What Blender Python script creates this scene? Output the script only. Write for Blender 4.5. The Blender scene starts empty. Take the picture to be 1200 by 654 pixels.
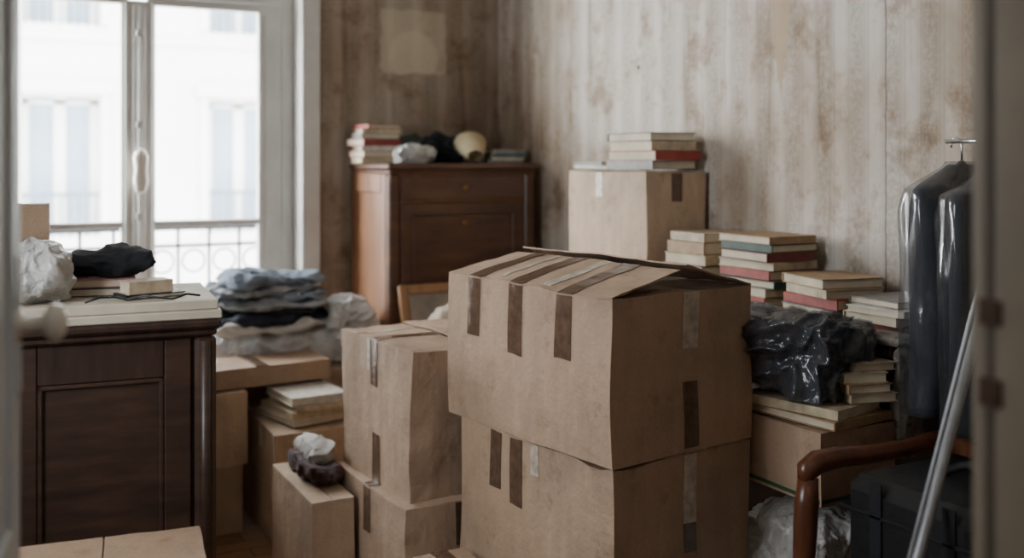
import bpy, bmesh, math, random
from mathutils import Vector, Matrix, noise, Euler

scene = bpy.context.scene
random.seed(7)
rad = math.radians

# ------------------------------------------------------------------ materials
def s2l(c):
    return tuple(((v/255)/12.92 if v/255 <= .04045 else (((v/255)+.055)/1.055)**2.4) for v in c) + (1.0,)

class NT:
    def __init__(self, name):
        self.m = bpy.data.materials.new(name); self.m.use_nodes = True
        self.t = self.m.node_tree; self.b = self.t.nodes['Principled BSDF']
        self.out = self.t.nodes['Material Output']
    def n(self, typ, **kw):
        nd = self.t.nodes.new(typ)
        for k, v in kw.items(): setattr(nd, k, v)
        return nd
    def l(self, a, b): self.t.links.new(a, b)
    def coord(self, scale=(1,1,1)):
        c = self.n('ShaderNodeTexCoord'); mp = self.n('ShaderNodeMapping')
        mp.inputs['Scale'].default_value = scale
        self.l(c.outputs['Object'], mp.inputs['Vector']); return mp.outputs['Vector']
    def noise(self, vec, scale, detail=4, rough=.55):
        nd = self.n('ShaderNodeTexNoise'); nd.inputs['Scale'].default_value = scale
        nd.inputs['Detail'].default_value = detail; nd.inputs['Roughness'].default_value = rough
        if vec is not None: self.l(vec, nd.inputs['Vector'])
        return nd.outputs['Fac']
    def ramp(self, fac, stops, interp='LINEAR'):
        nd = self.n('ShaderNodeValToRGB'); cr = nd.color_ramp; cr.interpolation = interp
        while len(cr.elements) < len(stops): cr.elements.new(.5)
        for e, (p, c) in zip(cr.elements, stops):
            e.position = p; e.color = c if len(c) == 4 else s2l(c)
        self.l(fac, nd.inputs['Fac']); return nd.outputs['Color']
    def mix(self, fac, a, b, mode='MIX'):
        nd = self.n('ShaderNodeMix', data_type='RGBA', blend_type=mode)
        if isinstance(fac, float): nd.inputs[0].default_value = fac
        else: self.l(fac, nd.inputs[0])
        for i, v in ((6, a), (7, b)):
            if isinstance(v, tuple): nd.inputs[i].default_value = v if len(v) == 4 else s2l(v)
            else: self.l(v, nd.inputs[i])
        return nd.outputs[2]
    def math(self, op, a, b=0.0, clamp=False):
        nd = self.n('ShaderNodeMath', operation=op, use_clamp=clamp)
        for i, v in enumerate((a, b)):
            if isinstance(v, (int, float)): nd.inputs[i].default_value = v
            else: self.l(v, nd.inputs[i])
        return nd.outputs[0]
    def bump(self, h, strength=.3, dist=.01, prev=None):
        nd = self.n('ShaderNodeBump'); nd.inputs['Strength'].default_value = strength
        nd.inputs['Distance'].default_value = dist
        self.l(h, nd.inputs['Height'])
        if prev is not None: self.l(prev, nd.inputs['Normal'])
        return nd.outputs['Normal']
    def fin(self, color=None, rough=.6, normal=None, **kw):
        if color is not None:
            if isinstance(color, tuple): self.b.inputs['Base Color'].default_value = color if len(color)==4 else s2l(color)
            else: self.l(color, self.b.inputs['Base Color'])
        self.b.inputs['Roughness'].default_value = rough
        if normal is not None: self.l(normal, self.b.inputs['Normal'])
        for k, v in kw.items(): self.b.inputs[k.replace('_', ' ')].default_value = v
        return self.m

def m_cardboard(name, c, dark=.86):
    t = NT(name)
    v = t.coord((1,1,1)); 
    big = t.noise(v, 3.5, 5, .6)
    streak = t.noise(t.coord((9,9,1.6)), 3, 2)
    crease = t.noise(v, 11, 4, .6)
    fine = t.noise(v, 160, 2)
    d = tuple(int(x*dark) for x in c); l = tuple(min(255, int(x*1.05)) for x in c)
    col = t.ramp(big, [(.28, d), (.5, c), (.72, l)])
    col = t.mix(.14, col, t.ramp(streak, [(.35, (165,158,150)), (.65, (255,255,255))]), 'MULTIPLY')
    col = t.mix(.5, col, t.ramp(crease, [(.30, (180,162,146)), (.41, (255,255,255))]), 'MULTIPLY')
    col = t.mix(.15, col, t.ramp(fine, [(.3, (120,110,100)), (.7, (255,255,255))]), 'MULTIPLY')
    nb = t.bump(streak, .16, .008)
    nb = t.bump(crease, .3, .014, nb)
    nb = t.bump(big, .5, .03, nb)
    return t.fin(col, .72, nb)

def m_wood(name, dark, light, scale=(2,2,14), rough=.4):
    t = NT(name)
    v = t.coord(scale)
    n1 = t.noise(v, 3, 8, .65)
    n2 = t.noise(t.coord((1.2,1.2,1.2)), 2.5, 3)
    f = t.math('ADD', t.math('MULTIPLY', n1, .75), t.math('MULTIPLY', n2, .3))
    col = t.ramp(f, [(.32, dark), (.52, tuple((a+b)//2 for a,b in zip(dark,light))), (.72, light)])
    nb = t.bump(n1, .12, .003)
    return t.fin(col, rough, nb)

def m_cloth(name, c, var=.75, rough=.95, fscale=220, pat=None):
    t = NT(name)
    v = t.coord()
    n1 = t.noise(v, 9, 5); n2 = t.noise(v, fscale, 2)
    col = t.ramp(n1, [(.3, tuple(int(x*var) for x in c)), (.7, c)])
    if pat:
        p = t.noise(v, 30, 3)
        col = t.mix(t.ramp(p, [(.5, (0,0,0)), (.56, (255,255,255))]), col, pat)
    nb = t.bump(n2, .2, .002); nb = t.bump(n1, .5, .02, nb)
    return t.fin(col, rough, nb)

def m_plain(name, c, rough=.6, var=.85, scale=12, bump=.1, metal=0.0):
    t = NT(name)
    v = t.coord(); n1 = t.noise(v, scale, 5)
    col = t.ramp(n1, [(.3, tuple(int(x*var) for x in c)), (.65, c)])
    return t.fin(col, rough, t.bump(n1, bump, .004), Metallic=metal)

def crinkle(t, wr, b, sc3=(1,1,1)):
    v = t.coord(sc3)
    nc = t.n('ShaderNodeTexNoise'); nc.inputs['Scale'].default_value = wr*.6; nc.inputs['Detail'].default_value = 3
    t.l(v, nc.inputs['Vector'])
    dv = t.n('ShaderNodeVectorMath', operation='ADD'); sc = t.n('ShaderNodeVectorMath', operation='SCALE'); sc.inputs['Scale'].default_value = .35
    t.l(nc.outputs['Color'], sc.inputs[0]); t.l(v, dv.inputs[0]); t.l(sc.outputs[0], dv.inputs[1])
    n1 = t.noise(dv.outputs[0], wr, 3, .5)
    vo = t.n('ShaderNodeTexVoronoi', feature='DISTANCE_TO_EDGE'); vo.inputs['Scale'].default_value = wr
    t.l(dv.outputs[0], vo.inputs['Vector'])
    h = t.math('ADD', n1, t.math('MULTIPLY', vo.outputs['Distance'], .8))
    return n1, t.bump(h, b, .04)

def m_plastic(name, c, trans=.3, rough=.18, wr=14, var=.7, b=.35):
    t = NT(name); n1, nb = crinkle(t, wr, b)
    col = t.ramp(n1, [(.3, tuple(int(x*var) for x in c)), (.7, c)])
    t.fin(col, rough, nb)
    tr = t.n('ShaderNodeBsdfTransparent'); mx = t.n('ShaderNodeMixShader'); mx.inputs[0].default_value = trans
    t.l(t.b.outputs[0], mx.inputs[1]); t.l(tr.outputs[0], mx.inputs[2]); t.l(mx.outputs[0], t.out.inputs['Surface'])
    return t.m

def m_clear(name, wr=8, b=.6, rough=.12, tint=(215,218,222), base=.06, gain=.45, haze=.06, sc3=(1,1,1)):
    t = NT(name); n1, nb = crinkle(t, wr, b, sc3)
    tr = t.n('ShaderNodeBsdfTransparent'); tr.inputs['Color'].default_value = s2l(tint)
    df = t.n('ShaderNodeBsdfDiffuse'); df.inputs['Color'].default_value = s2l((200,203,208))
    m0 = t.n('ShaderNodeMixShader'); m0.inputs[0].default_value = haze; t.l(tr.outputs[0], m0.inputs[1]); t.l(df.outputs[0], m0.inputs[2])
    gl = t.n('ShaderNodeBsdfGlossy'); gl.inputs['Roughness'].default_value = rough; t.l(nb, gl.inputs['Normal'])
    lw = t.n('ShaderNodeLayerWeight'); lw.inputs['Blend'].default_value = .3; t.l(nb, lw.inputs['Normal'])
    f = t.math('ADD', t.math('MULTIPLY', lw.outputs['Facing'], gain), base, True)
    mx = t.n('ShaderNodeMixShader'); t.l(f, mx.inputs[0])
    t.l(m0.outputs[0], mx.inputs[1]); t.l(gl.outputs[0], mx.inputs[2]); t.l(mx.outputs[0], t.out.inputs['Surface'])
    return t.m

def m_glass(name):
    t = NT(name)
    tr = t.n('ShaderNodeBsdfTransparent'); gl = t.n('ShaderNodeBsdfGlossy'); gl.inputs['Roughness'].default_value = .03
    mx = t.n('ShaderNodeMixShader'); mx.inputs[0].default_value = .04
    t.l(tr.outputs[0], mx.inputs[1]); t.l(gl.outputs[0], mx.inputs[2]); t.l(mx.outputs[0], t.out.inputs['Surface'])
    return t.m

def m_wallpaper():
    t = NT('striped_wallpaper')
    v = t.coord(); sp = t.n('ShaderNodeSeparateXYZ'); t.l(v, sp.inputs[0])
    X, Y, Z = sp.outputs
    s = t.math('ADD', X, Y)
    fr = t.math('FRACT', t.math('MULTIPLY', t.math('ADD', s, 50.0), 1/.135))
    base = t.ramp(fr, [(0.0,(183,175,165)), (.04,(197,189,179)), (.30,(196,188,178)), (.34,(179,171,160)), (.40,(190,182,171)),
                       (.45,(177,169,158)), (.50,(186,178,167)), (.86,(184,176,165)), (.92,(176,168,157)), (.97,(191,183,172))])
    fl = t.noise(v, 60, 3, .6)
    msk = t.ramp(fr, [(.48,(0,0,0)), (.52,(255,255,255)), (.84,(255,255,255)), (.88,(0,0,0))])
    flo = t.ramp(fl, [(.47,(234,231,228)), (.55,(255,255,255))])
    base = t.mix(msk, base, t.mix(.8, base, flo, 'MULTIPLY'))
    st = t.noise(t.coord((1,1,.6)), 1.5, 7, .6)
    base = t.mix(1.0, base, t.ramp(st, [(.32,(176,158,138)), (.46,(222,212,202)), (.58,(255,255,255))]), 'MULTIPLY')
    sp2 = t.noise(v, 4.5, 8, .7)
    base = t.mix(.7, base, t.ramp(sp2, [(.34,(166,146,126)), (.42,(224,212,200)), (.48,(255,255,255))]), 'MULTIPLY')
    drip = t.noise(t.coord((10,10,.8)), 1.2, 4, .6)
    base = t.mix(.8, base, t.ramp(drip, [(.30,(190,174,156)), (.44,(255,255,255))]), 'MULTIPLY')
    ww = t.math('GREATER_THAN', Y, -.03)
    base = t.mix(t.math('MULTIPLY', ww, .8), base, t.mix(1.0, base, (204,192,178), 'MULTIPLY'))  # window wall tinted darker: its backlit shade is painted into the colour
    wob = t.math('MULTIPLY', t.math('SUBTRACT', t.noise(v, 12, 4), .5), .05)
    def box1(coord, c, h, soft=.012):
        a = t.math('ABSOLUTE', t.math('ADD', t.math('SUBTRACT', coord, c), wob))
        return t.math('DIVIDE', t.math('SUBTRACT', h, a), soft, True)
    g = t.math('MULTIPLY', box1(X, -.45, .175), box1(Z, 1.935, .16))
    g = t.math('MULTIPLY', g, ww)
    base = t.mix(t.math('MULTIPLY', g, .4), base, (200,184,160))
    d2 = t.math('ADD', t.math('POWER', t.math('ADD', X, .45), 2.0), t.math('POWER', t.math('SUBTRACT', Z, 1.86), 2.0))
    ring = t.math('MULTIPLY', t.math('DIVIDE', t.math('SUBTRACT', .019, t.math('ADD', d2, t.math('MULTIPLY', wob, .25))), .005, True), g)
    base = t.mix(t.math('MULTIPLY', ring, .22), base, (218,204,180))
    wob2 = t.math('MULTIPLY', t.math('SUBTRACT', t.noise(v, 14, 5), .5), .09)
    wd = t.math('MULTIPLY', t.math('SUBTRACT', Z, 1.53), .17)
    wd = t.math('MINIMUM', wd, .055)
    a = t.math('ABSOLUTE', t.math('ADD', t.math('ADD', Y, 2.06), wob2))
    tear = t.math('DIVIDE', t.math('SUBTRACT', wd, a), .006, True)
    rw = t.math('GREATER_THAN', X, -.03)
    tear = t.math('MULTIPLY', tear, rw)
    base = t.mix(t.math('MULTIPLY', tear, .8), base, (164,142,116))
    a = t.math('ABSOLUTE', t.math('ADD', t.math('ADD', Y, 2.5), t.math('MULTIPLY', wob2, .12)))
    seam = t.math('MULTIPLY', t.math('LESS_THAN', a, .003), rw)
    base = t.mix(t.math('MULTIPLY', seam, .7), base, (100,84,70))
    for (yy, zz) in ((-1.55,1.97), (-1.25,1.73), (-2.85,1.62)):
        dd = t.math('ADD', t.math('POWER', t.math('SUBTRACT', Y, yy), 2.0), t.math('POWER', t.math('SUBTRACT', Z, zz), 2.0))
        base = t.mix(t.math('MULTIPLY', t.math('LESS_THAN', dd, .00008), rw), base, (70,58,48))
    nb = t.bump(fl, .08, .002); nb = t.bump(st, .3, .02, nb)
    return t.fin(base, .9, nb)

def m_floor():
    t = NT('parquet_floor')
    v = t.coord((1,1,1))
    br = t.n('ShaderNodeTexBrick'); br.inputs['Scale'].default_value = 1.0
    br.inputs['Brick Width'].default_value = .6; br.inputs['Row Height'].default_value = .08; br.inputs['Mortar Size'].default_value = .003
    br.inputs['Color1'].default_value = s2l((120,86,58)); br.inputs['Color2'].default_value = s2l((150,112,78)); br.inputs['Mortar'].default_value = s2l((40,28,20))
    t.l(v, br.inputs['Vector'])
    g = t.noise(t.coord((2,22,2)), 4, 6)
    col = t.mix(.6, br.outputs['Color'], t.ramp(g, [(.3,(130,120,110)), (.7,(255,255,255))]), 'MULTIPLY')
    return t.fin(col, .45, t.bump(g, .1, .003))

CB = m_cardboard('cardboard_kraft', (172,144,119))
CB2 = m_cardboard('cardboard_light', (185,159,133))
CB3 = m_cardboard('cardboard_dark', (156,129,105))
TAPE = m_plain('brown_packing_tape', (100,78,62), .2, .8, 40, .6)
TAPEW = m_plain('peeled_paper_tape', (200,186,168), .35, .72, 35, .5)
GREEN = m_plain('green_strap', (48,82,52), .5)
INK = m_plain('printed_ink', (128,104,84), .8)
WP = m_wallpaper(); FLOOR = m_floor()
PAINT = m_plain('aged_white_paint', (202,199,193), .45, .93, 6, .05)
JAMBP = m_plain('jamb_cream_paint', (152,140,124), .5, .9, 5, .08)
JAMBD = m_plain('jamb_dark_strip', (96,84,72), .6, .8, 8, .1)  # darker tone for the narrow strip at the jamb's room-side edge
DOORP = m_plain('door_paint', (190,194,196), .4, .95, 5, .05)
CEIL = m_plain('ceiling_plaster', (186,182,174), .9)
WDARK = m_wood('dark_walnut', (36,25,20), (80,57,45), (1.5,1.5,9), .42)
WDARKH = m_wood('dark_walnut_h', (34,23,19), (74,52,41), (9,1.5,1.5), .42)
WSEC = m_wood('secretaire_walnut', (88,56,36), (148,102,66), (6,3,.9), .42)
WSECF = m_wood('secretaire_front_walnut', (58,37,27), (106,72,50), (1.2,3,6), .38)
WCHAIR = m_wood('chair_beech', (66,36,22), (112,66,42), (9,9,2), .3)
WFRAME = m_wood('oak_frame', (118,84,54), (170,128,88), (6,6,2), .45)
BRASS = m_plain('aged_brass', (150,116,70), .35, .7, 20, .1, .9)
BRASSD = m_plain('dull_brass', (80,58,38), .5, .7, 20, .1, .5)
CHROME = m_plain('brushed_steel', (190,190,192), .25, .9, 30, .05, 1.0)
ALU = m_plain('dull_aluminium', (150,150,152), .5, .9, 30, .05, .5)
IRON = m_plain('railing_iron', (80,84,90), .6)
PORC = m_plain('white_porcelain', (222,214,200), .15, .97, 5, .02)
PAGES = m_cloth('book_pages', (212,198,174), .85, .9, 400)
CANVAS = m_plain('canvas_back', (150,138,124), .9)
BLACKL = m_plain('black_leatherette', (20,20,22), .45, .6, 60, .3)
CREAM = m_plain('cream_board', (192,180,160), .7, .9)
SHADE = m_plain('cream_lamp_fabric', (202,184,146), .8, .9)
DENIM = m_cloth('denim_cloth', (124,134,148), .65)
GREYC = m_cloth('grey_knit', (146,150,154), .7)
NAVY = m_cloth('navy_cloth', (36,40,52), .7)
LGREY = m_cloth('pale_linen', (198,195,190), .85)
BLACKC = m_cloth('black_cloth', (28,29,32), .7)
SUIT = m_cloth('charcoal_suit', (26,29,36), .6)
SUIT2 = m_cloth('dark_grey_suit', (44,47,54), .6)
BEIGEC = m_cloth('beige_cloth', (186,170,150), .85)
PATC = m_cloth('patterned_cloth', (168,158,146), .8, .95, 220, (120,112,104))
PLW = m_plastic('white_plastic_bag', (200,197,190), .08, .3, 13, .8, .5)
PLG = m_plastic('grey_plastic_bag', (190,188,184), .12, .28, 11, .8, .5)
PLC = m_clear('clear_garment_plastic', 5, .6, .16, (226,228,232), .035, .30, .035, (1,1,.45))
PLC2 = m_clear('clear_bag_plastic', 10, .5, .16, (225,227,230), .04, .34, .03)
DGREY = m_cloth('dark_grey_clothes', (60,62,69), .6)
BOOKC = {}
for k, c in dict(red=(156,64,54), dred=(116,50,44), white=(210,203,190), cream=(196,178,146), green=(60,80,68), navy=(52,60,80),
                 tan=(164,132,96), grey=(136,131,125), pink=(164,112,112), black=(44,42,44), teal=(78,100,104), beige=(184,165,138)).items():
    BOOKC[k] = m_plain('book_cover_'+k, c, .55, .8, 30, .05)

# ------------------------------------------------------------------ mesh helpers
def finish(bm, name, mats, loc=(0,0,0), rotz=0.0, bevel=0.0):
    bmesh.ops.recalc_face_normals(bm, faces=bm.faces[:])
    me = bpy.data.meshes.new(name); bm.to_mesh(me); bm.free()
    for m in mats: me.materials.append(m)
    ob = bpy.data.objects.new(name, me); scene.collection.objects.link(ob)
    ob.location = loc; ob.rotation_euler = (0, 0, rad(rotz))
    if bevel:
        b = ob.modifiers.new('bevel', 'BEVEL'); b.width = bevel; b.segments = 2; b.limit_method = 'ANGLE'; b.angle_limit = rad(40)
    return ob

def gridbox(bm, lo, hi, n, mat=0, smooth=False):
    nx, ny, nz = n; V = {}
    def vt(i, j, k):
        key = (i, j, k)
        if key not in V:
            V[key] = bm.verts.new((lo[0]+(hi[0]-lo[0])*i/nx, lo[1]+(hi[1]-lo[1])*j/ny, lo[2]+(hi[2]-lo[2])*k/nz))
        return V[key]
    def q(a, b, c, d):
        f = bm.faces.new((a, b, c, d)); f.material_index = mat; f.smooth = smooth
    for i in range(nx):
        for j in range(ny):
            q(vt(i,j,0), vt(i,j+1,0), vt(i+1,j+1,0), vt(i+1,j,0)); q(vt(i,j,nz), vt(i+1,j,nz), vt(i+1,j+1,nz), vt(i,j+1,nz))
    for i in range(nx):
        for k in range(nz):
            q(vt(i,0,k), vt(i+1,0,k), vt(i+1,0,k+1), vt(i,0,k+1)); q(vt(i,ny,k), vt(i,ny,k+1), vt(i+1,ny,k+1), vt(i+1,ny,k))
    for j in range(ny):
        for k in range(nz):
            q(vt(0,j,k), vt(0,j,k+1), vt(0,j+1,k+1), vt(0,j+1,k)); q(vt(nx,j,k), vt(nx,j+1,k), vt(nx,j+1,k+1), vt(nx,j,k+1))
    return list(V.values())

def abox(bm, lo, hi, mat=0, rot=None, piv=None, cuts=0, bev=0.0, smooth=False):
    lo = Vector(lo); hi = Vector(hi); s = hi-lo
    if bev:
        b = min(bev, min(s)*.3); P = {}
        for sx in (0,1):
            for sy in (0,1):
                for sz in (0,1):
                    c = Vector((hi.x if sx else lo.x, hi.y if sy else lo.y, hi.z if sz else lo.z))
                    d = Vector((-b if sx else b, -b if sy else b, -b if sz else b))
                    P[(sx,sy,sz,0)] = bm.verts.new((c.x, c.y+d.y, c.z+d.z))
                    P[(sx,sy,sz,1)] = bm.verts.new((c.x+d.x, c.y, c.z+d.z))
                    P[(sx,sy,sz,2)] = bm.verts.new((c.x+d.x, c.y+d.y, c.z))
        def fc(*v):
            f = bm.faces.new(v); f.material_index = mat
        for s_ in (0,1):
            fc(P[(s_,0,0,0)], P[(s_,1,0,0)], P[(s_,1,1,0)], P[(s_,0,1,0)])
            fc(P[(0,s_,0,1)], P[(1,s_,0,1)], P[(1,s_,1,1)], P[(0,s_,1,1)])
            fc(P[(0,0,s_,2)], P[(1,0,s_,2)], P[(1,1,s_,2)], P[(0,1,s_,2)])
        for a in (0,1):
            for c in (0,1):
                fc(P[(a,c,0,0)], P[(a,c,1,0)], P[(a,c,1,1)], P[(a,c,0,1)])
                fc(P[(a,0,c,0)], P[(a,1,c,0)], P[(a,1,c,2)], P[(a,0,c,2)])
                fc(P[(0,a,c,1)], P[(1,a,c,1)], P[(1,a,c,2)], P[(0,a,c,2)])
                for d in (0,1): fc(P[(a,c,d,0)], P[(a,c,d,1)], P[(a,c,d,2)])
        vs = list(P.values())
    else:
        n = tuple((cuts+1 if (cuts and x > .03) else 1) for x in s)
        vs = gridbox(bm, lo, hi, n, mat)
    if rot is not None:
        bmesh.ops.transform(bm, matrix=Matrix.Translation(Vector(piv)) @ rot @ Matrix.Translation(-Vector(piv)), verts=vs)
    return vs

def tube(bm, pts, r, mat=0, seg=10, closed=False):
    pts = [Vector(p) for p in pts]; n = len(pts)
    rr = r if isinstance(r, (list, tuple)) else [r]*n
    rings = []; prev = None
    for i, p in enumerate(pts):
        if closed: t = (pts[(i+1) % n]-pts[i-1]).normalized()
        elif i == 0: t = (pts[1]-p).normalized()
        elif i == n-1: t = (p-pts[i-1]).normalized()
        else: t = (pts[i+1]-pts[i-1]).normalized()
        if prev is None:
            a = Vector((0,0,1)) if abs(t.z) < .9 else Vector((1,0,0))
            x = t.cross(a).normalized()
        else:
            x = (prev - t*prev.dot(t)).normalized()
        prev = x; y = t.cross(x)
        rings.append([bm.verts.new(p + (x*math.cos(2*math.pi*k/seg)+y*math.sin(2*math.pi*k/seg))*rr[i]) for k in range(seg)])
    m = n if closed else n-1
    for i in range(m):
        a = rings[i]; b = rings[(i+1) % n]
        for k in range(seg):
            f = bm.faces.new((a[k], a[(k+1)%seg], b[(k+1)%seg], b[k])); f.material_index = mat; f.smooth = True
    if not closed:
        f = bm.faces.new(rings[0][::-1]); f.material_index = mat
        f = bm.faces.new(rings[-1]); f.material_index = mat

def blob(bm, c, s, mat=0, rnd=.6, amp=.1, freq=3.0, seed=0, rotz=0, cuts=22, an=(1,1,1), flat=True, grow=0.0):
    n = cuts+1
    vs = gridbox(bm, (-1,-1,-1), (1,1,1), (n,n,n), mat, True)
    R = Matrix.Rotation(rad(rotz), 3, 'Z'); s = Vector(s); off = Vector((seed*7.3, seed*3.1, seed*1.7))
    for v in vs:
        p = v.co.copy(); sp = p.normalized()
        q = p.lerp(sp*1.12, rnd); d = sp
        w = Vector((q.x*s.x*an[0], q.y*s.y*an[1], q.z*s.z*an[2]))/.1
        wq = w + noise.noise_vector(w*.6+off)*.8
        nz = noise.noise(w*freq*.35+off)
        nz2 = (1-abs(noise.noise(wq*freq*.6+off*2))*2.2)**2
        nz3 = (1-abs(noise.noise(wq*freq*1.3+off*3))*2.2)
        k = amp*(nz*1.4 + nz2*.5 + nz3*.16 - .3) + grow
        q = Vector((q.x*s.x, q.y*s.y, q.z*s.z)) + Vector((d.x, d.y, d.z*.8))*k
        if flat and q.z < -s.z*.92-grow*.3: q.z = -s.z*.92-grow*.3
        v.co = R @ q + Vector(c)

def dispf(seed, amp):
    off = Vector((seed*5.1, seed*9.7, seed*2.3))
    def f(p):
        a = noise.noise_vector(p*3.2+off)*amp
        b = noise.noise_vector(Vector((p.x*9, p.y*9, p.z*4))+off)*amp*.35
        c = noise.noise_vector(Vector((p.x*22, p.y*22, p.z*3))+off)*amp*.22
        return a+b+c
    return f

def moving_box(loc, z, size, rotz, mat=None, tapes=(), flaps=(0,0), seed=1, amp=.006, minor=0.0, seam=True, name='moving_box', toptapes=(), crush=0.0):
    """loc = front-left bottom corner; flaps=(left,right) lift angles; tapes: (face,u,v0,v1,w,mi)"""
    sx, sy, h = size; bm = bmesh.new(); t = .005
    mats = [mat or CB, TAPE, TAPEW, GREEN, INK]; C = 17
    abox(bm, (0,0,0), (sx,t,h), 0, cuts=C); abox(bm, (0,sy-t,0), (sx,sy,h), 0, cuts=C)
    abox(bm, (0,t,0), (t,sy-t,h), 0, cuts=C); abox(bm, (sx-t,t,0), (sx,sy-t,h), 0, cuts=C)
    abox(bm, (t,t,.001), (sx-t,sy-t,.006), 0)
    ml = min(sx/2, sy/2)-.01
    for yy, sg in ((t, 1), (sy-t, -1)):
        a, b = sorted((yy, yy+sg*ml))
        abox(bm, (t,a,h-.004), (sx-t,b,h-.001), 0, Matrix.Rotation(sg*rad(minor), 4, 'X'), (0,yy,h), cuts=4)
    hw = sx/2-.0015
    for i, ang in enumerate(flaps):
        if i == 0:
            R = Matrix.Rotation(-rad(ang), 4, 'Y'); piv = (0,0,h)
            abox(bm, (0,0,h), (hw,sy,h+.004), 0, R, piv, cuts=14)
        else:
            R = Matrix.Rotation(rad(ang), 4, 'Y'); piv = (sx,0,h)
            abox(bm, (sx-hw,0,h), (sx,sy,h+.004), 0, R, piv, cuts=14)
        for (fi, y0, x0, x1, w, mi) in toptapes:
            if fi == i:
                abox(bm, (x0,y0-w/2,h+.0045), (x1,y0+w/2,h+.006), mi, R, piv, cuts=8)
    if seam and abs(flaps[0]) < 1.5 and abs(flaps[1]) < 1.5:
        abox(bm, (sx/2-.025,-.001,h+.0045), (sx/2+.025,sy+.001,h+.006), 1, cuts=14)
    for (fc, u, v0, v1, w, mi) in tapes:
        if fc == 'L': abox(bm, (-.0022,u-w/2,v0), (-.0009,u+w/2,v1), mi, cuts=10)
        if fc == 'F': abox(bm, (u-w/2,-.0022,v0), (u+w/2,-.0009,v1), mi, cuts=10)
    f = dispf(seed, amp)
    for v in bm.verts:
        p = v.co.copy(); d = f(p)
        if crush:
            near = max(0, 1-(max(p.x,0)+max(p.y,0))/.07)
            nz = max(0, noise.noise(Vector((seed, 1.3, p.z*9)))+.15) + max(0, (p.z-h+.08)/.08)*.5
            d += Vector((1,1,0)).normalized()*near*nz*crush
            top = max(0, 1-(h-p.z)/.03) if p.z <= h+.01 else 0
            d.z += -top*crush*.7*max(0, noise.noise(Vector((p.x*7, p.y*7, seed))))
        if p.z < .02: d.z = 0
        v.co += d
    return finish(bm, name, mats, (loc[0], loc[1], z), rotz, bevel=.002)

def book_stack(loc, z, rotz, books, seed=0, name='book_stack', jit=7, off=.012):
    rnd = random.Random(seed); bm = bmesh.new(); zz = 0
    mats = [PAGES]
    for (w, d, h, ck) in books:
        if BOOKC[ck] not in mats: mats.append(BOOKC[ck])
        mi = mats.index(BOOKC[ck])
        R = Matrix.Translation((rnd.uniform(-off,off), rnd.uniform(-off,off), 0)) @ Matrix.Rotation(rad(rnd.uniform(-jit,jit)), 4, 'Z')
        spine = rnd.choice(('F', 'L', 'B', 'F', 'L'))
        vs = []
        c = .0028
        vs += abox(bm, (-w/2+.004,-d/2+.004,zz+c), (w/2-.004,d/2-.004,zz+h-c), 0)
        vs += abox(bm, (-w/2,-d/2,zz+.0002), (w/2,d/2,zz+c), mi)
        vs += abox(bm, (-w/2,-d/2,zz+h-c), (w/2,d/2,zz+h), mi)
        if spine == 'F': vs += abox(bm, (-w/2,-d/2-.002,zz+.0002), (w/2,-d/2+.003,zz+h), mi, bev=.0012)
        if spine == 'L': vs += abox(bm, (-w/2-.002,-d/2,zz+.0002), (-w/2+.003,d/2,zz+h), mi, bev=.0012)
        if spine == 'B': vs += abox(bm, (-w/2,d/2-.003,zz+.0002), (w/2,d/2+.002,zz+h), mi, bev=.0012)
        bmesh.ops.transform(bm, matrix=R, verts=vs)
        zz += h+.0006
    return finish(bm, name, mats, (loc[0], loc[1], z), rotz)

# ------------------------------------------------------------------ room shell
H = 2.95
def shell(name, boxes, mats):
    bm = bmesh.new()
    for b in boxes: abox(bm, b[0], b[1], b[2] if len(b) > 2 else 0)
    return finish(bm, name, mats)
shell('floor', [((-3.4,-6.3,-.1), (.15,.3,0))], [FLOOR])
shell('ceiling', [((-3.4,-6.3,H), (.15,.3,H+.1))], [CEIL])
shell('wall_right', [((0,-4.03,0), (.15,.3,H))], [WP])
WA, WB, WZ0, WZ1 = -2.95, -2.25, .9, 2.4  # opening for an added window, out of view, that lets in fill light
shell('wall_left', [((-3.1,-4.03,0), (-2.95,WA,H)), ((-3.1,WB,0), (-2.95,.3,H)), ((-3.1,WA,0), (-2.95,WB,WZ0)), ((-3.1,WA,WZ1), (-2.95,WB,H))], [WP])
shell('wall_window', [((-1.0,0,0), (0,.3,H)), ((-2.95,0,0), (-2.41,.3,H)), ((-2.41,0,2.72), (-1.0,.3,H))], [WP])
YD = -3.885
shell('wall_door', [((-1.33,YD-.14,0), (0,YD,H)), ((-2.95,YD-.14,0), (-2.49,YD,H)), ((-2.49,YD-.14,2.3), (-1.33,YD,H))], [WP])
shell('wall_hall', [((-3.4,-6.3,0), (-3.25,YD-.14,H)), ((-.55,-6.3,0), (-.4,YD-.14,H)), ((-3.4,-6.4,0), (-.4,-6.3,H)), ((-3.3,YD-.14,0),(-2.95,YD-.02,H))], [CEIL])
shell('baseboard_right', [((-.018,YD,0), (0,0,.13))], [PAINT])
shell('baseboard_window', [((-.92,-.018,0), (-.02,0,.13)), ((-2.94,-.018,0), (-2.49,0,.13))], [PAINT])
shell('baseboard_left', [((-2.95,YD,0), (-2.932,-.02,.13))], [PAINT])
bm = bmesh.new()
for q in ((WA,WA+.05),((WA+WB)/2-.02,(WA+WB)/2+.02),(WB-.05,WB)): abox(bm, (-3.06,q[0],WZ0), (-3.01,q[1],WZ1), 0, bev=.004)
for q in ((WZ0,WZ0+.05),(WZ1-.05,WZ1)): abox(bm, (-3.058,WA,q[0]), (-3.012,WB,q[1]), 0, bev=.004)
abox(bm, (-2.95,WA-.07,WZ0-.07), (-2.925,WA,WZ1+.07), 0, bev=.004); abox(bm, (-2.95,WB,WZ0-.07), (-2.925,WB+.07,WZ1+.07), 0, bev=.004)
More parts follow.
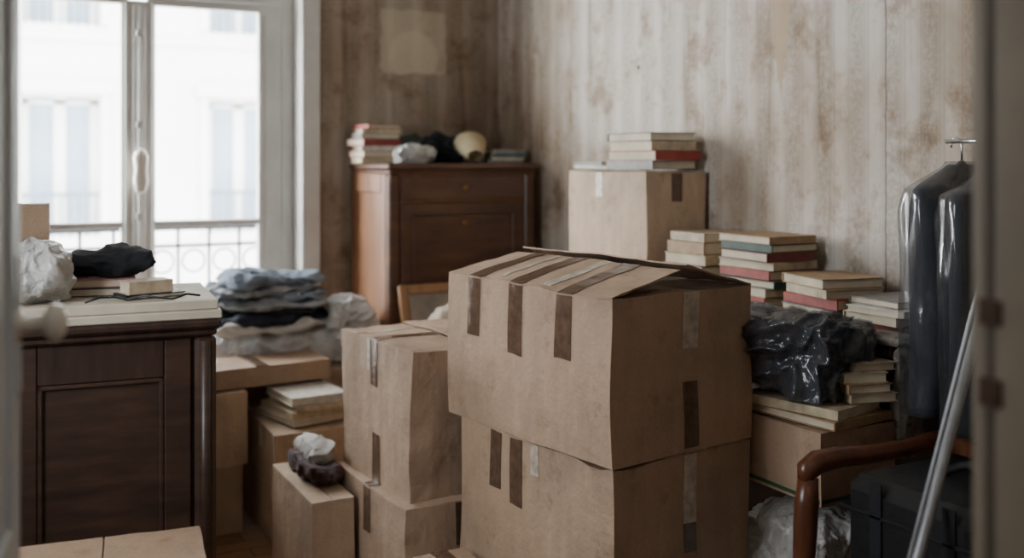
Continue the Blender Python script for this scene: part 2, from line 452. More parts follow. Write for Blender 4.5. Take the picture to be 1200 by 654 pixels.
abox(bm, (-2.95,WA,WZ0-.07), (-2.925,WB,WZ0), 0, bev=.004); abox(bm, (-2.95,WA,WZ1), (-2.925,WB,WZ1+.07), 0, bev=.004)
finish(bm, 'added_fill_window', [PAINT])  # added window on the unseen left wall, there for fill light

# window
bm = bmesh.new()
YF = .12
def wb(x0,x1,y0,y1,z0,z1,m=0,bev=.004): abox(bm, (x0,y0,z0), (x1,y1,z1), m, bev=bev)
wb(-1.0,-.925,-.022,.0,0,2.79); wb(-2.485,-2.41,-.022,.0,0,2.79); wb(-2.485,-.925,-.022,0,2.72,2.80)
wb(-1.012,-.999,-.02,.3,0,2.72); wb(-2.411,-2.398,-.02,.3,0,2.72); wb(-2.41,-1.0,-.0,.3,2.70,2.72)
wb(-1.071,-1.012,YF,YF+.07,0,2.70); wb(-2.398,-2.34,YF,YF+.07,0,2.70); wb(-2.34,-1.071,YF,YF+.07,2.64,2.70); wb(-2.34,-1.071,YF,YF+.1,0,.08)
wb(-2.34,-1.071,YF-.01,YF+.07,2.085,2.15)
for (xo, xi, sg) in ((-1.073,-1.665,-1), (-2.338,-1.748,1)):
    a, b = min(xo, xi), max(xo, xi)
    wo = .105
    lo_out = (xo-wo, xo) if sg < 0 else (xo, xo+wo)
    lo_in = (xi, xi+.03) if sg < 0 else (xi-.03, xi)
    wb(lo_out[0], lo_out[1], YF-.005, YF+.045, .08, 2.08)
    wb(lo_in[0], lo_in[1], YF-.005, YF+.045, .08, 2.08)
    wb(a, b, YF-.004, YF+.044, 2.045, 2.08); wb(a, b, YF-.004, YF+.044, .08, .20)
    wb(a, b, YF+.0, YF+.04, .42, .47); wb(a, b, YF+.0, YF+.04, 1.062, 1.09)
    wb(a+.02, b-.02, YF+.012, YF+.03, .20, .42)
    wb(lo_out[0]+.03, lo_out[1]-.035, YF-.012, YF-.004, .1, 2.03)
    abox(bm, (a+.02,YF+.018,.46), (b-.02,YF+.022,2.05), 1)
    abox(bm, (a+.02,YF+.018,2.14), (b-.02,YF+.022,2.64), 1)
wb(-1.768,-1.645,YF-.02,YF+.05,.08,2.06, bev=.008)
wb(-1.735,-1.680,YF-.036,YF-.018,.1,2.04, bev=.008)
tube(bm, [(-1.707,YF-.05,.1), (-1.707,YF-.05,2.03)], .008, 0, 10)
for z in (.5,1.1,1.5,1.9): abox(bm, (-1.722,YF-.06,z), (-1.692,YF-.03,z+.03), 0, bev=.003)
tube(bm, [(-1.707,YF-.075,1.215), (-1.707,YF-.078,1.23), (-1.707,YF-.08,1.27), (-1.707,YF-.08,1.32), (-1.707,YF-.08,1.37), (-1.707,YF-.078,1.395), (-1.707,YF-.075,1.41)], [.012,.024,.033,.026,.033,.024,.010], 2, 16)
tube(bm, [(-1.707,YF-.04,1.31), (-1.707,YF-.09,1.31)], .012, 2, 12)
finish(bm, 'window_1', [PAINT, m_glass('window_glass'), PORC])

# balcony railing
bm = bmesh.new(); yb = .62
abox(bm, (-3.0,yb-.03,1.015), (-.2,yb+.03,1.045), 0, bev=.004)
abox(bm, (-3.0,yb-.012,.93), (-.2,yb+.012,.945), 0); abox(bm, (-3.0,yb-.012,.12), (-.2,yb+.012,.14), 0)
x = -2.95
while x < -.2:
    tube(bm, [(x,yb,-.05), (x,yb,1.02)], .008, 0, 8)
    cx = x+.075
    for zc, r in ((.86,.055), (.2,.05)):
        tube(bm, [(cx+r*math.cos(a*math.pi/8), yb, zc+r*math.sin(a*math.pi/8)) for a in range(16)], .005, 0, 6, True)
    for sg in (-1, 1):
        pts = []
        for i in range(20):
            a = i/19*math.pi*2.4; r = .05*(1-i/26)
            pts.append((cx+sg*(.0+r*math.sin(a)), yb, .66+ (r-.05)*1.2 + r*math.cos(a)))
        tube(bm, pts, .005, 0, 6)
    tube(bm, [(cx,yb,.25), (cx+.03,yb,.4), (cx,yb,.55), (cx-.03,yb,.4), (cx,yb,.25)], .005, 0, 6)
    x += .15
abox(bm, (-3.3,.3,-.15), (.1,.72,-.05), 1)
finish(bm, 'balcony_railing', [IRON, CEIL])

# facing building across the street
FAC = m_plain('limestone_facade', (228,224,216), .9, .96, .6, .02)
FGL = m_plain('facade_window_glass', (150,164,176), .3, .92, 2, .0)
FRL = m_plain('facade_rail', (110,118,126), .7)
bm = bmesh.new(); YB = 9.0
abox(bm, (-16,YB+.35,-12), (14,YB+1,10), 0)
SPC = 2.2; wx = [-1.36+SPC*i for i in range(-6, 7)]
zs = [(-5.9,-3.9), (-2.6,-.6), (.45,2.15), (3.05,4.9), (6.0,7.8)]
for i, x in enumerate(wx):
    abox(bm, (x+.45,YB,-12), (x+SPC-.45,YB+.36,10), 0)
for j, (z0, z1) in enumerate(zs):
    zn = zs[j+1][0] if j+1 < len(zs) else 10
    abox(bm, (-16,YB+.002,z1), (14,YB+.36,zn), 0)
    abox(bm, (-16,YB-.05,zn-.2), (14,YB+.01,zn-.12), 0)
    for x in wx:
        abox(bm, (x-.45,YB+.26,z0), (x+.45,YB+.28,z1), 1)
        abox(bm, (x-.07,YB+.22,z0), (x+.07,YB+.28,z1), 0)
        for xx in (x-.45, x+.35): abox(bm, (xx,YB+.22,z0), (xx+.10,YB+.28,z1), 0)
        abox(bm, (x-.45,YB+.22,z1-.08), (x+.45,YB+.28,z1-.03), 0)
        abox(bm, (x-.55,YB-.05,z0), (x-.45,YB+.02,z1+.1), 0); abox(bm, (x+.45,YB-.05,z0), (x+.55,YB+.02,z1+.1), 0); abox(bm, (x-.6,YB-.1,z1+.05), (x+.6,YB+.02,z1+.2), 0)
        for k in range(11): abox(bm, (x-.5+k*.1-.01,YB-.02,z0-.02), (x-.5+k*.1+.01,YB,z0+.5), 2)
        abox(bm, (x-.55,YB-.03,z0+.48), (x+.55,YB+.01,z0+.53), 2)
finish(bm, 'facing_building', [FAC, FGL, FRL])
shell('street_ground', [((-20,.8,-12.2), (18,12,-12))], [m_plain('asphalt', (120,120,118), .9)])

# door frame (right jamb etc.)
bm = bmesh.new(); JX = -1.39
abox(bm, (JX,YD-.16,0), (JX+.06,YD-.012,2.3), 0, bev=.002)
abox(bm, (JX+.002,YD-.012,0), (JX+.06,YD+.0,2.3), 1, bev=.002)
abox(bm, (JX+.004,YD,0), (JX+.13,YD+.02,2.34), 0, bev=.003)
abox(bm, (JX+.04,YD-.17,0), (JX+.16,YD-.14,2.4), 0, bev=.003)
abox(bm, (-2.49,YD-.16,0), (-2.45,YD,2.3), 0, bev=.002)
abox(bm, (-2.49,YD-.16,2.26), (JX,YD,2.30), 0, bev=.002)
abox(bm, (-2.6,YD-.17,0), (-2.48,YD-.14,2.4), 0, bev=.003)
for z, hh in ((1.187,.028), (1.10,.03)):
    abox(bm, (JX-.003,YD-.022,z-hh/2), (JX+.01,YD+.006,z+hh/2), 2, bev=.001)
finish(bm, 'trim_door_frame', [JAMBP, JAMBD, BRASSD])

# door leaf, hinged, open into the room
L = .775; bm = bmesh.new()
abox(bm, (0,0,.01), (L,.035,2.25), 0, bev=.003)
for z0, z1 in ((.12,.75), (.88,2.1)):
    for a in ((.1,z0,L-.1,z0+.02), (.1,z1-.02,L-.1,z1), (.1,z0,.12,z1), (L-.12,z0,L-.1,z1)):
        abox(bm, (a[0],-.006,a[1]), (a[2],.001,a[3]), 0, bev=.002)
abox(bm, (L-.055,-.004,1.05), (L-.02,0,1.23), 0, bev=.002)
kz = 1.140; kx = L-.045
tube(bm, [(kx,0,kz), (kx,-.006,kz), (kx,-.008,kz), (kx,-.03,kz), (kx,-.036,kz), (kx,-.042,kz), (kx,-.050,kz), (kx,-.058,kz), (kx,-.062,kz)],
     [.022,.022,.009,.008,.018,.025,.026,.019,.006], 1, 24)
tube(bm, [(kx,.036,kz), (kx,.06,kz), (kx,.075,kz), (kx,.09,kz), (kx,.098,kz)], [.01,.01,.025,.025,.008], 1, 20)
ob = finish(bm, 'door_1', [DOORP, PORC], (-2.435,YD+.005,0), 0)
ob.rotation_euler = (0,0,math.atan2(.75,.125))

# ------------------------------------------------------------------ big central stack
bx, by, rt = -1.069, -2.661, 8
moving_box((-1.03,-2.63), 0.0, (.43,.60,.245), 6, CB3, seed=21, amp=.003)
moving_box((-1.056,-2.656), .248, (.475,.628,.388), rt+1, CB, seed=3, amp=.011, flaps=(0,0), crush=.03,
    tapes=[('L',.46,.24,.385,.05,1), ('L',.375,.215,.385,.05,1), ('L',.30,.31,.385,.03,2), ('F',.26,.22,.385,.045,2), ('F',.26,.15,.22,.042,1)])
moving_box((bx,by), .643, (.481,.678,.392), rt, CB, seed=5, amp=.011, flaps=(12,15.5), minor=0, crush=.014,
    tapes=[('L',.553,.235,.392,.055,1), ('L',.364,.215,.392,.06,1), ('L',.171,.235,.392,.06,1),
           ('F',.268,.255,.392,.052,2), ('F',.262,.01,.175,.05,1)],
    toptapes=[(0,.553,.0,.235,.055,1), (0,.364,.0,.235,.055,1), (0,.171,.0,.235,.06,1), (0,.46,.03,.235,.02,2), (0,.26,.02,.235,.03,2)])

# mid-left pair
moving_box((-1.295,-1.974), 0.0, (.36,.53,.376), 3, CB, seed=8, amp=.008, crush=.02, flaps=(0,0), tapes=[('L',.27,.24,.376,.05,1), ('F',.18,.25,.376,.045,1)],
    toptapes=[(0,.27,.0,.17,.05,1)], seam=False)
moving_box((-1.262,-1.935), .378, (.44,.496,.428), 4, CB, seed=9, amp=.008, crush=.015, flaps=(0,2), tapes=[('L',.25,.29,.428,.05,1), ('L',.29,.33,.428,.02,2), ('L',.24,.0,.15,.05,1), ('F',.22,.3,.428,.045,1)],
    toptapes=[(0,.25,.0,.21,.05,1), (0,.4,.0,.21,.03,2)], seam=False)
moving_box((-1.33,-2.42), 0, (.15,.31,.30), 0, CB3, seed=12, amp=.003)
moving_box((-1.465,-1.652), 0, (.135,.44,.33), 0, CB2, seed=14, amp=.003, seam=False)
moving_box((-1.418,-1.06), 0, (.42,.45,.385), 0, CB2, seed=15, tapes=[('L',.2,.30,.385,.045,2), ('L',.25,.2,.203,.16,4), ('L',.25,.17,.173,.16,4), ('L',.25,.14,.143,.16,4), ('L',.25,.11,.113,.16,4)], seam=False)
moving_box((-1.95,-.86), 0, (.47,.46,.24), 0, CB, seed=16, amp=.004)
moving_box((-1.94,-.85), .242, (.48,.46,.26), 0, CB2, seed=17, amp=.004)
moving_box((-1.43,-.585), 0, (.55,.43,.50), 0, CB, seed=18, amp=.004)
moving_box((-1.66,-.815), .512, (.54,.24,.07), 4, CB3, seed=19, amp=.003, name='flat_parcel')
moving_box((-2.36,-2.69), 0, (.39,.40,.555), -7, CB3, seed=20, amp=.005, seam=False)
moving_box((-.282,-1.70), .882, (.26,.52,.432), 0, CB2, seed=22, amp=.004, tapes=[('L',.3,.34,.432,.045,2), ('F',.13,.33,.432,.045,1)])
moving_box((-.575,-2.82), .525, (.25,.32,.17), 0, CB, seed=23, amp=.006, tapes=[('L',.16,.008,.018,.31,3), ('F',.12,.008,.018,.24,3)], seam=False)

book_stack((-1.24,-.86), .398, 10, [(.24,.29,.022,'white'), (.23,.28,.026,'cream'), (.22,.29,.02,'beige'), (.22,.28,.03,'white')], 1, jit=5)
bm = bmesh.new()
blob(bm, (0,0,0), (.055,.15,.03), 0, .45, .018, 3, 5, cuts=30)
blob(bm, (.022,.05,.035), (.035,.11,.03), 1, .5, .022, 3, 6, flat=False, cuts=30)
finish(bm, 'scarf_bundle', [m_cloth('plaid_scarf',(96,60,60),.5,.95,220,(88,84,88)), LGREY], (-1.378,-1.40,.37), 0)

# ------------------------------------------------------------------ left cabinet
bm = bmesh.new()
W, Dp, hc = 1.0, .5, .94
def cb(lo, hi, m=0, bev=.004): abox(bm, lo, hi, m, bev=bev)
cb((-W+.02,.03,.08), (-.02,Dp-.01,hc-.03), 0)
cb((-W-.01,-.015,hc-.025), (.01,Dp,hc), 1, .008)
cb((-W,.0,hc-.045), (0,Dp,hc-.025), 1, .006)
cb((-W,.0,0), (0,Dp,.09), 1, .006)
cb((-.055,.008,.09), (-.0,.06,hc-.045), 0, .012); cb((-W,.008,.09), (-W+.055,.06,hc-.045), 0, .012)
tube(bm, [(-.028,.012,.1), (-.028,.012,hc-.06)], .014, 0, 10)
for a, b in ((-W+.06, -.5), (-.5, -.06)):
    cb((a+.002,.018,.1), (a+.07,.04,hc-.05), 0); cb((b-.07,.018,.1), (b-.002,.04,hc-.05), 0)
    cb((a+.07,.018,.1), (b-.07,.04,.2), 1); cb((a+.07,.018,hc-.15), (b-.07,.04,hc-.05), 1)
    for q in ((a+.07,.2,b-.07,.212), (a+.07,hc-.162,b-.07,hc-.15), (a+.07,.2,a+.082,hc-.15), (b-.082,.2,b-.07,hc-.15)):
        cb((q[0],.02,q[1]), (q[2],.034,q[3]), 0, .003)
tube(bm, [(-.49,.02,.55), (-.49,.0,.55), (-.49,-.006,.55)], [.008,.012,.005], 2, 12)
cab_rot = -5
finish(bm, 'wooden_cabinet', [WDARK, WDARKH, BRASS], (-1.79,-1.885,0), cab_rot)
def cabp(x, y):
    a = rad(cab_rot); return (-1.79 + x*math.cos(a)-y*math.sin(a), -1.885 + x*math.sin(a)+y*math.cos(a))
bm = bmesh.new()
abox(bm, (-.62,-.012,0), (.012,.44,.022), 0, bev=.003); abox(bm, (-.60,.0,.0225), (.004,.42,.048), 0, bev=.003)
finish(bm, 'folded_board_panels', [CREAM], (-1.79,-1.885,hc+.001), cab_rot)
zt = hc+.05
book_stack(cabp(-.27,.26), zt, -8, [(.19,.15,.022,'black'), (.18,.14,.022,'pink')], 4)
book_stack(cabp(-.16,.12), zt, 12, [(.16,.09,.012,'black'), (.12,.07,.034,'beige')], 5, jit=3)
bm = bmesh.new(); blob(bm, (0,0,0), (.115,.08,.036), 0, .7, .022, 3.2, 8, cuts=28); finish(bm, 'black_cap', [BLACKC], (*cabp(-.25,.28), zt+.046+.034), -10)
bm = bmesh.new(); blob(bm, (0,0,0), (.105,.09,.075), 0, .7, .035, 2.4, 9, cuts=40); finish(bm, 'plastic_bag', [PLW], (*cabp(-.44,.12), zt+.070), 0)
moving_box(cabp(-.56,.30), zt, (.15,.1,.24), cab_rot, CB3, seed=31, amp=.002, name='small_carton')
bm = bmesh.new()
pts = [Vector((*cabp(-.32+.035*i, .03+.022*math.sin(i*.8)), zt+.004+.012*math.sin(i*1.1)**2)) for i in range(9)]
tube(bm, pts, .003, 0, 8); finish(bm, 'black_cable', [BLACKL])

# ------------------------------------------------------------------ clothes pile at window
bm = bmesh.new(); blob(bm, (0,0,0), (.27,.15,.080), 0, .5, .03, 2.2, 11, cuts=40)
finish(bm, 'plastic_clothes_bag', [PLG], (-1.25,-.36,.512+.074))
bm = bmesh.new()
z = 0
for i, (w, d, h, m) in enumerate(((.235,.15,.022,4), (.25,.155,.022,1), (.235,.15,.021,2), (.21,.15,.020,3), (.225,.14,.021,0), (.195,.135,.020,3), (.20,.13,.028,0))):
    blob(bm, (random.uniform(-.028,.028), random.uniform(-.02,.01), z+h), (w,d,h), m, .48, .034, 2.4, 20+i, random.uniform(-20,20), 36, (.8,.8,1.4))
    z += h*1.42
finish(bm, 'folded_clothes', [DENIM, NAVY, BLACKC, GREYC, LGREY], (-1.25,-.36,.512+.142), 2)
bm = bmesh.new(); blob(bm, (0,0,0), (.10,.13,.09), 0, .75, .04, 2.6, 41, cuts=38); blob(bm, (-.03,-.05,.11), (.09,.09,.07), 0, .7, .04, 2.8, 43, cuts=36, flat=False)
finish(bm, 'white_cloth_bundle', [LGREY], (-.92,-.42,.512+.085))

# ------------------------------------------------------------------ secretaire
bm = bmesh.new()
x0, x1, y0, y1, ht = -.78, -.07, -.53, -.03, 1.345
def sb(lo, hi, m=0, bev=.004): abox(bm, lo, hi, m, bev=bev)
sb((x0+.01,y0+.02,.06), (x1-.01,y1,ht-.03), 0)
sb((x0-.012,y0-.015,ht-.028), (x1+.012,y1,ht), 1, .008); sb((x0,y0,ht-.045), (x1,y1,ht-.028), 1, .006)
sb((x0,y0,0), (x1,y1,.08), 0, .006)
sb((x0,y0+.004,.08), (x0+.05,y0+.05,ht-.045), 1, .008); sb((x1-.05,y0+.004,.08), (x1,y0+.05,ht-.045), 1, .008)
sb((x0,y0+.05,.08), (x0+.02,y0+.11,ht-.045), 0); sb((x0,y1-.06,.08), (x0+.02,y1,ht-.045), 0)
sb((x0,y0+.11,ht-.13), (x0+.02,y1-.06,ht-.045), 0); sb((x0,y0+.11,.08), (x0+.02,y1-.06,.18), 0)
a, b = x0+.055, x1-.055
sb((a,y0+.006,1.185), (b,y0+.03,ht-.055), 1)
sb((a,y0+.008,.70), (b,y0+.03,1.175), 1)
for q in ((a+.05,.745,b-.05,.757), (a+.05,1.118,b-.05,1.13), (a+.05,.745,a+.062,1.13), (b-.062,.745,b-.05,1.13)):
    sb((q[0],y0-.002,q[1]), (q[2],y0+.01,q[3]), 1, .003)
for i in range(3): sb((a,y0+.006,.10+i*.195), (b,y0+.03,.285+i*.195), 1)
sb((a-.005,y0+.0,1.176), (b+.005,y0+.02,1.184), 0, .002)
xm = (a+b)/2
for z in (1.08,1.24,.6,.4,.2): tube(bm, [(xm,y0+.01,z), (xm,y0-.004,z), (xm,y0-.007,z)], [.011,.012,.006], 2, 14)
finish(bm, 'secretaire_desk', [WSEC, WSECF, BRASS])
zt2 = ht+.001
book_stack((-.70,-.15), zt2, 4, [(.2,.17,.026,'cream'), (.2,.17,.03,'red'), (.19,.16,.022,'white'), (.2,.16,.03,'red'), (.18,.16,.024,'grey'), (.19,.15,.022,'cream'), (.17,.15,.02,'red')], 9)
bm = bmesh.new(); blob(bm, (0,0,0), (.10,.08,.04), 0, .6, .03, 3.0, 51, cuts=34); finish(bm, 'plastic_bag', [PLW], (-.60,-.36,zt2+.037))
bm = bmesh.new(); blob(bm, (0,0,0), (.10,.09,.065), 0, .7, .045, 3.0, 52, cuts=34); blob(bm, (-.11,.05,.0), (.08,.06,.06), 1, .7, .035, 3.0, 53, cuts=28); finish(bm, 'dark_bag', [BLACKC, m_cloth('green_cloth',(62,70,62))], (-.43,-.22,zt2+.06))
bm = bmesh.new(); segs = 28
rings = []
for (r, yy) in ((.036,0), (.040,.005), (.082,.15), (.079,.15), (.034,.004)):
    rings.append([bm.verts.new((r*math.cos(2*math.pi*k/segs), yy, .75*r*math.sin(2*math.pi*k/segs))) for k in range(segs)])
for i in range(len(rings)-1):
    for k in range(segs): f = bm.faces.new((rings[i][k], rings[i][(k+1)%segs], rings[i+1][(k+1)%segs], rings[i+1][k])); f.smooth = True
ls = finish(bm, 'cream_lampshade', [SHADE], (-.37,-.42,zt2+.048), 0); ls.rotation_euler = (rad(22),rad(0),rad(-14))
ls.location = (-.33,-.44,zt2+.034)
book_stack((-.13,-.30), zt2, -6, [(.17,.22,.012,'grey'), (.17,.2,.016,'white'), (.17,.2,.014,'teal'), (.16,.2,.02,'grey')], 8, name='paper_stack')
bm = bmesh.new(); fw, fh = .5, .86
abox(bm, (0,0,0), (.04,.025,fh), 0, bev=.004); abox(bm, (fw-.04,0,0), (fw,.025,fh), 0, bev=.004)
abox(bm, (.04,0,0), (fw-.04,.025,.04), 0, bev=.004); abox(bm, (.04,0,fh-.04), (fw-.04,.025,fh), 0, bev=.004)
abox(bm, (.035,.01,.035), (fw-.035,.018,fh-.035), 1)
pf = finish(bm, 'picture_frame', [WFRAME, CANVAS], (-.755,-.83,.008)); pf.rotation_euler = (rad(-17.5),0,0)
moving_box((-.80,-1.35), 0, (.45,.44,.60), 0, CB3, seed=45, amp=.004)
bm = bmesh.new(); blob(bm, (0,0,0), (.16,.13,.10), 0, .75, .03, 1.8, 61, cuts=26); finish(bm, 'beige_cloth_bundle', [BEIGEC], (-.66,-1.12,.61+.094))

# ------------------------------------------------------------------ sideboard along right wall
bm = bmesh.new()
sx0, sx1, sy0, sy1, sh = -.305, -.025, -2.79, -1.08, .88
abox(bm, (sx0,sy0,sh-.03), (sx1,sy1,sh), 0, bev=.004)
abox(bm, (sx0+.015,sy0+.015,.06), (sx1,sy1-.015,sh-.03), 0, bev=.003)
abox(bm, (sx0+.03,sy0+.03,0), (sx1,sy1-.03,.06), 0)
nd = 3; wd = (sy1-sy0-.06)/nd
for i in range(nd):
    ya = sy0+.03+i*wd
    abox(bm, (sx0,ya+.01,.1), (sx0+.02,ya+wd-.01,sh-.06), 0, bev=.003)
    abox(bm, (sx0-.006,ya+.05,.15), (sx0+.01,ya+wd-.05,sh-.11), 0, bev=.004)
    tube(bm, [(sx0+.005,ya+wd-.03,.5), (sx0-.02,ya+wd-.03,.5)], .01, 1, 10)
finish(bm, 'low_cupboard', [WDARK, BRASS])
zb = sh+.001
book_stack((-.135,-1.86), zb, 4, [(.2,.2,.04,'tan'), (.2,.2,.045,'cream'), (.2,.19,.04,'dred'), (.19,.2,.035,'cream'), (.19,.19,.04,'tan'), (.19,.18,.03,'beige')], 10, jit=4)
book_stack((-.14,-2.15), zb, 0, [(.19,.24,.028,'beige'), (.19,.24,.03,'red'), (.2,.24,.026,'cream'), (.19,.24,.024,'green'), (.19,.23,.028,'red'), (.19,.24,.026,'cream'), (.18,.23,.028,'dred'), (.19,.23,.024,'green'), (.19,.24,.024,'tan')], 11, jit=5)
book_stack((-.145,-2.45), zb, -5, [(.19,.22,.03,'black'), (.2,.22,.026,'grey'), (.2,.23,.03,'red'), (.19,.2,.026,'cream'), (.2,.21,.028,'tan')], 12, jit=8)
book_stack((-.145,-2.672), zb, 3, [(.2,.18,.02,'tan'), (.2,.17,.02,'dred'), (.2,.18,.024,'cream'), (.2,.18,.018,'white'), (.19,.17,.018,'grey')], 13, jit=5)
zc = .882+.432+.012
book_stack((-.15,-1.56), zc, 2, [(.2,.27,.03,'grey'), (.21,.27,.034,'red'), (.2,.26,.034,'beige'), (.2,.27,.03,'navy')], 14, jit=5)
book_stack((-.19,-1.28), zc, 6, [(.16,.2,.012,'white'), (.16,.2,.014,'grey')], 15, name='paper_stack')

zpb = .525+.17+.012
book_stack((-.45,-2.68), zpb, 8, [(.22,.29,.022,'tan'), (.2,.28,.024,'cream')], 16, jit=12)
book_stack((-.375,-2.72), zpb+.050, -14, [(.13,.22,.022,'beige'), (.12,.2,.024,'tan'), (.12,.18,.026,'cream'), (.12,.19,.02,'beige')], 19, jit=9)
bm = bmesh.new()
A = dict(rnd=.7, amp=.04, freq=2.3, seed=71, cuts=50)
blob(bm, (0,0,0), (.145,.16,.098), 0, **A); blob(bm, (0,0,0), (.145,.16,.098), 1, grow=.007, **A)
finish(bm, 'black_plastic_clothes_bag', [DGREY, PLC2], (-.447,-2.63,zpb+.052+.094), 15)
bm = bmesh.new(); blob(bm, (0,0,0), (.13,.16,.240), 0, .4, .03, 1.9, 73, cuts=40)
finish(bm, 'duvet_in_plastic', [PLW], (-.46,-2.665,.222), 0)
bm = bmesh.new(); blob(bm, (0,0,0), (.05,.012,.14), 0, .4, .008, 2.5, 74, cuts=22, flat=False); blob(bm, (0,.055,.15), (.05,.07,.012), 0, .5, .005, 2.5, 75, cuts=18, flat=False)
finish(bm, 'patterned_cloth', [PATC], (-.265,-2.81,.745), 0)

# ------------------------------------------------------------------ garments on hangers
def garment(name, xh, y, ztop, hwid, zbot, seed, cm):
    bm = bmesh.new(); off = Vector((seed*3.3,0,0)); NS = 80
    def shellmesh(grow, mi, amp):
        rows = []
        lv = [0,.012,.03,.05,.075,.1,.14,.17,.2,.235,.27,.305,.34,.38,.42,.46,.5,.54,.58,.615,.65,.685,.72,.76,.8,.84,.88,.92,.96,1.0]
        for q in lv:
            z = ztop-(ztop-zbot)*q
            drop = ztop-z
            w = min(hwid, .035+drop*2.1) if drop < .2 else hwid*(1-.05*math.sin((drop-.15)*5))
            t = .026+min(.030, drop*.3)
            row = []
            for k in range(NS):
                a = 2*math.pi*k/NS
                cx, sy = math.cos(a), math.sin(a)
                ex = math.copysign(abs(cx)**.75, cx)*w; ey = math.copysign(abs(sy)**.8, sy)*t
                n1 = noise.noise(Vector((ex*22, z*1.6, sy*2))+off); n2 = 1-abs(noise.noise(Vector((ex*38, z*3.0, 3+mi+sy))+off))*2
                n3 = noise.noise(Vector((ex*16, z*7, 7))+off*2) if mi == 1 else 0
                amt = amp*(n1*1.7+n2*.7+n3*1.2)*min(1, drop*9)
                row.append(bm.verts.new((ex*(1+grow)+cx*amt*.5, ey*(1+grow)+sy*amt, z+ (grow*.04 if q == 0 else 0))))
            rows.append(row)
        for i in range(len(rows)-1):
            for k in range(NS):
                f = bm.faces.new((rows[i][k], rows[i][(k+1)%NS], rows[i+1][(k+1)%NS], rows[i+1][k])); f.material_index = mi; f.smooth = True
        f = bm.faces.new(rows[0]); f.material_index = mi
        f = bm.faces.new(rows[-1][::-1]); f.material_index = mi
    shellmesh(0, 0, .014); shellmesh(.18, 1, .018)
    tube(bm, [(-hwid*.85,0,ztop-.085), (0,0,ztop+.01), (hwid*.85,0,ztop-.085)], .004, 2, 8)
    hk = [(0,0,ztop)] + [(0,0,ztop+.045)] + [(.0, .016-.016*math.cos(i*math.pi/6), ztop+.05+.016*math.sin(i*math.pi/6)) for i in range(1,8)]
    tube(bm, hk, .0028, 2, 8)
    return finish(bm, name, [cm, PLC, CHROME], (xh,y,0), 0)
garment('garment_in_bag', -.205, -3.035, 1.335, .165, .725, 1, SUIT)
garment('garment_in_bag', -.185, -2.905, 1.345, .155, .74, 2, SUIT2)
bm = bmesh.new()
tube(bm, [(-.0,-2.96,1.45), (-.02,-2.96,1.45), (-.02,-2.96,1.46)], [.03,.03,.005], 0, 16)
tube(bm, [(-.01,-2.96,1.44), (-.10,-2.96,1.43), (-.19,-2.96,1.402)], .007, 0, 10)
tube(bm, [(-.205,-3.05,1.402), (-.20,-2.97,1.402), (-.185,-2.86,1.402)], .006, 0, 10)
tube(bm, [(-.205,-3.05,1.402), (-.205,-3.062,1.41), (-.205,-3.064,1.44)], [.006,.006,.008], 0, 10)
finish(bm, 'wall_coat_hook', [CHROME])

# ------------------------------------------------------------------ armchair (seen from its side) with black case
bm = bmesh.new()
def arc(p0, p1, bow, n=12):
    p0 = Vector(p0); p1 = Vector(p1); b = Vector(bow)
    return [p0.lerp(p1, i/n)+b*math.sin(math.pi*i/n) for i in range(n+1)]
for yy in (-2.955, -3.50):
    tube(bm, arc((-.735,yy,0), (-.745,yy,.66), (-.02,0,0)), [.017]*4+[.02]*5+[.024,.026,.026,.022], 0, 14)
    tube(bm, [(-.755,yy,.655), (-.75,yy,.675), (-.72,yy,.69), (-.65,yy,.692), (-.55,yy,.686), (-.45,yy,.684), (-.36,yy,.69), (-.29,yy,.695)],
         [.016,.024,.026,.023,.02,.02,.021,.018], 0, 14)
    tube(bm, arc((-.30,yy,.70), (-.24,yy,0), (.0,0,0)), .018, 0, 12)
    abox(bm, (-.73,yy-.012,.34), (-.26,yy+.012,.40), 0, bev=.004)
abox(bm, (-.745,-3.50,.34), (-.72,-2.955,.40), 0, bev=.004); abox(bm, (-.28,-3.50,.34), (-.255,-2.955,.40), 0, bev=.004)
abox(bm, (-.31,-3.49,.62), (-.285,-2.965,.70), 0, bev=.006); abox(bm, (-.30,-3.49,.50), (-.28,-2.965,.53), 0, bev=.004)
abox(bm, (-.735,-3.485,.395), (-.27,-2.97,.435), 1, bev=.015)
finish(bm, 'wooden_armchair', [WCHAIR, BEIGEC])
bm = bmesh.new()
abox(bm, (-.70,-3.42,0), (-.34,-3.005,.245), 0, bev=.03)
abox(bm, (-.705,-3.425,.17), (-.335,-3.0,.178), 0, bev=.002)
abox(bm, (-.705,-3.3,.0), (-.699,-3.27,.245), 1, bev=.001); abox(bm, (-.705,-3.12,.0), (-.699,-3.09,.245), 1, bev=.001)
tube(bm, arc((-.52,-3.30,.245), (-.52,-3.12,.245), (0,0,.035)), .01, 0, 10)
finish(bm, 'black_suitcase', [BLACKL, BLACKC], (0,0,.437))
bm = bmesh.new()
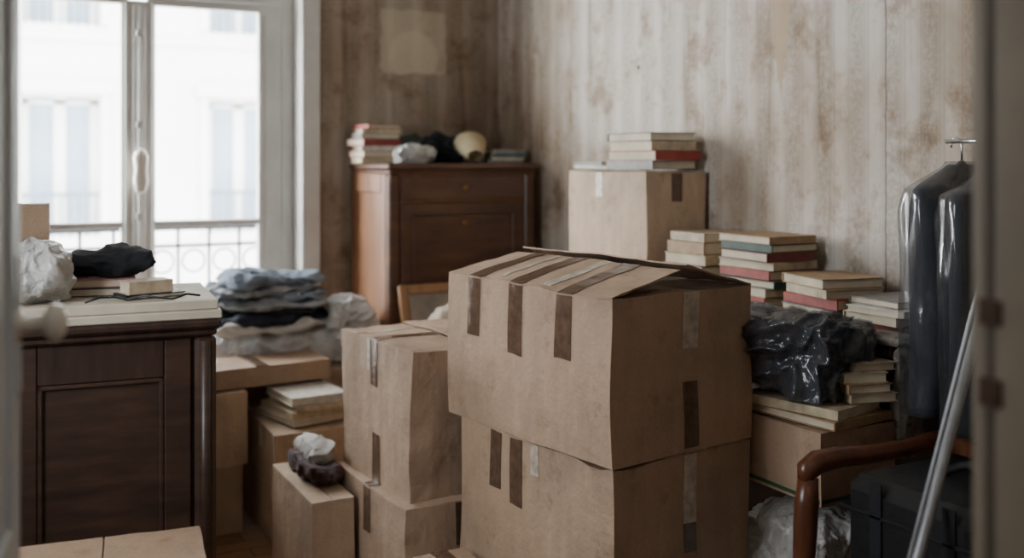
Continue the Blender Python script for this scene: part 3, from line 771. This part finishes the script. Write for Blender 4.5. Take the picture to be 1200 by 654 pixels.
p0 = Vector((-1.10,-3.34,.012)); p1 = Vector((-.012,-3.215,2.31)); d = (p1-p0)
tube(bm, [p0, p0+d*.5, p0+d*.5001, p1], [.010,.010,.008,.008], 0, 16)
tube(bm, [p0+Vector((.03,.035,-.0)), p0+d+Vector((.0,.035,-.03))], .006, 0, 12)
finish(bm, 'metal_curtain_rod', [ALU])

# ------------------------------------------------------------------ light
w = bpy.data.worlds.new('World'); scene.world = w; w.use_nodes = True
bg = w.node_tree.nodes['Background']; bg.inputs[0].default_value = (.88,.94,1.0,1); bg.inputs[1].default_value = 17.0
def area(name, loc, rot, sx, sy, e, col, portal=False):
    l = bpy.data.lights.new(name, 'AREA'); l.shape = 'RECTANGLE'; l.size = sx; l.size_y = sy; l.energy = e; l.color = col
    if portal: l.cycles.is_portal = True
    o = bpy.data.objects.new(name, l); scene.collection.objects.link(o); o.location = loc; o.rotation_euler = rot; return o
area('window_portal', (-1.7,.31,1.4), (rad(-90),0,0), 1.4, 2.7, 1, (1,1,1), True)
area('fill_window_portal', (-3.11,(WA+WB)/2,(WZ0+WZ1)/2), (0,rad(-90),0), 1.5, .7, 1, (1,1,1), True)  # portal for the added fill window
o = area('street_fill_lamp', (-3.4,1.5,2.0), (0,0,0), 1.7, 2.4, 560, (.93,.97,1.0))  # added lamp outside, out of view, boosts the light entering the room
dv = Vector((-.3,-2.0,1.0))-Vector(o.location); o.rotation_euler = dv.to_track_quat('-Z','Y').to_euler()
area('hall_fill_light', (-1.9,-5.0,2.93), (0,0,0), 1.2, 1.2, 15, (1,.96,.92))  # added fill lamp behind the camera, brightens the front faces

cam = bpy.data.cameras.new('camera'); co = bpy.data.objects.new('camera', cam); scene.collection.objects.link(co)
co.location = (-2.37,-4.63,1.35); co.rotation_euler = (rad(90),0,rad(-28))
cam.lens = 36; cam.sensor_width = 36; cam.shift_y = -.114; cam.clip_start = .05
cam.dof.use_dof = True; cam.dof.focus_distance = 2.5; cam.dof.aperture_fstop = 1.7
scene.camera = co
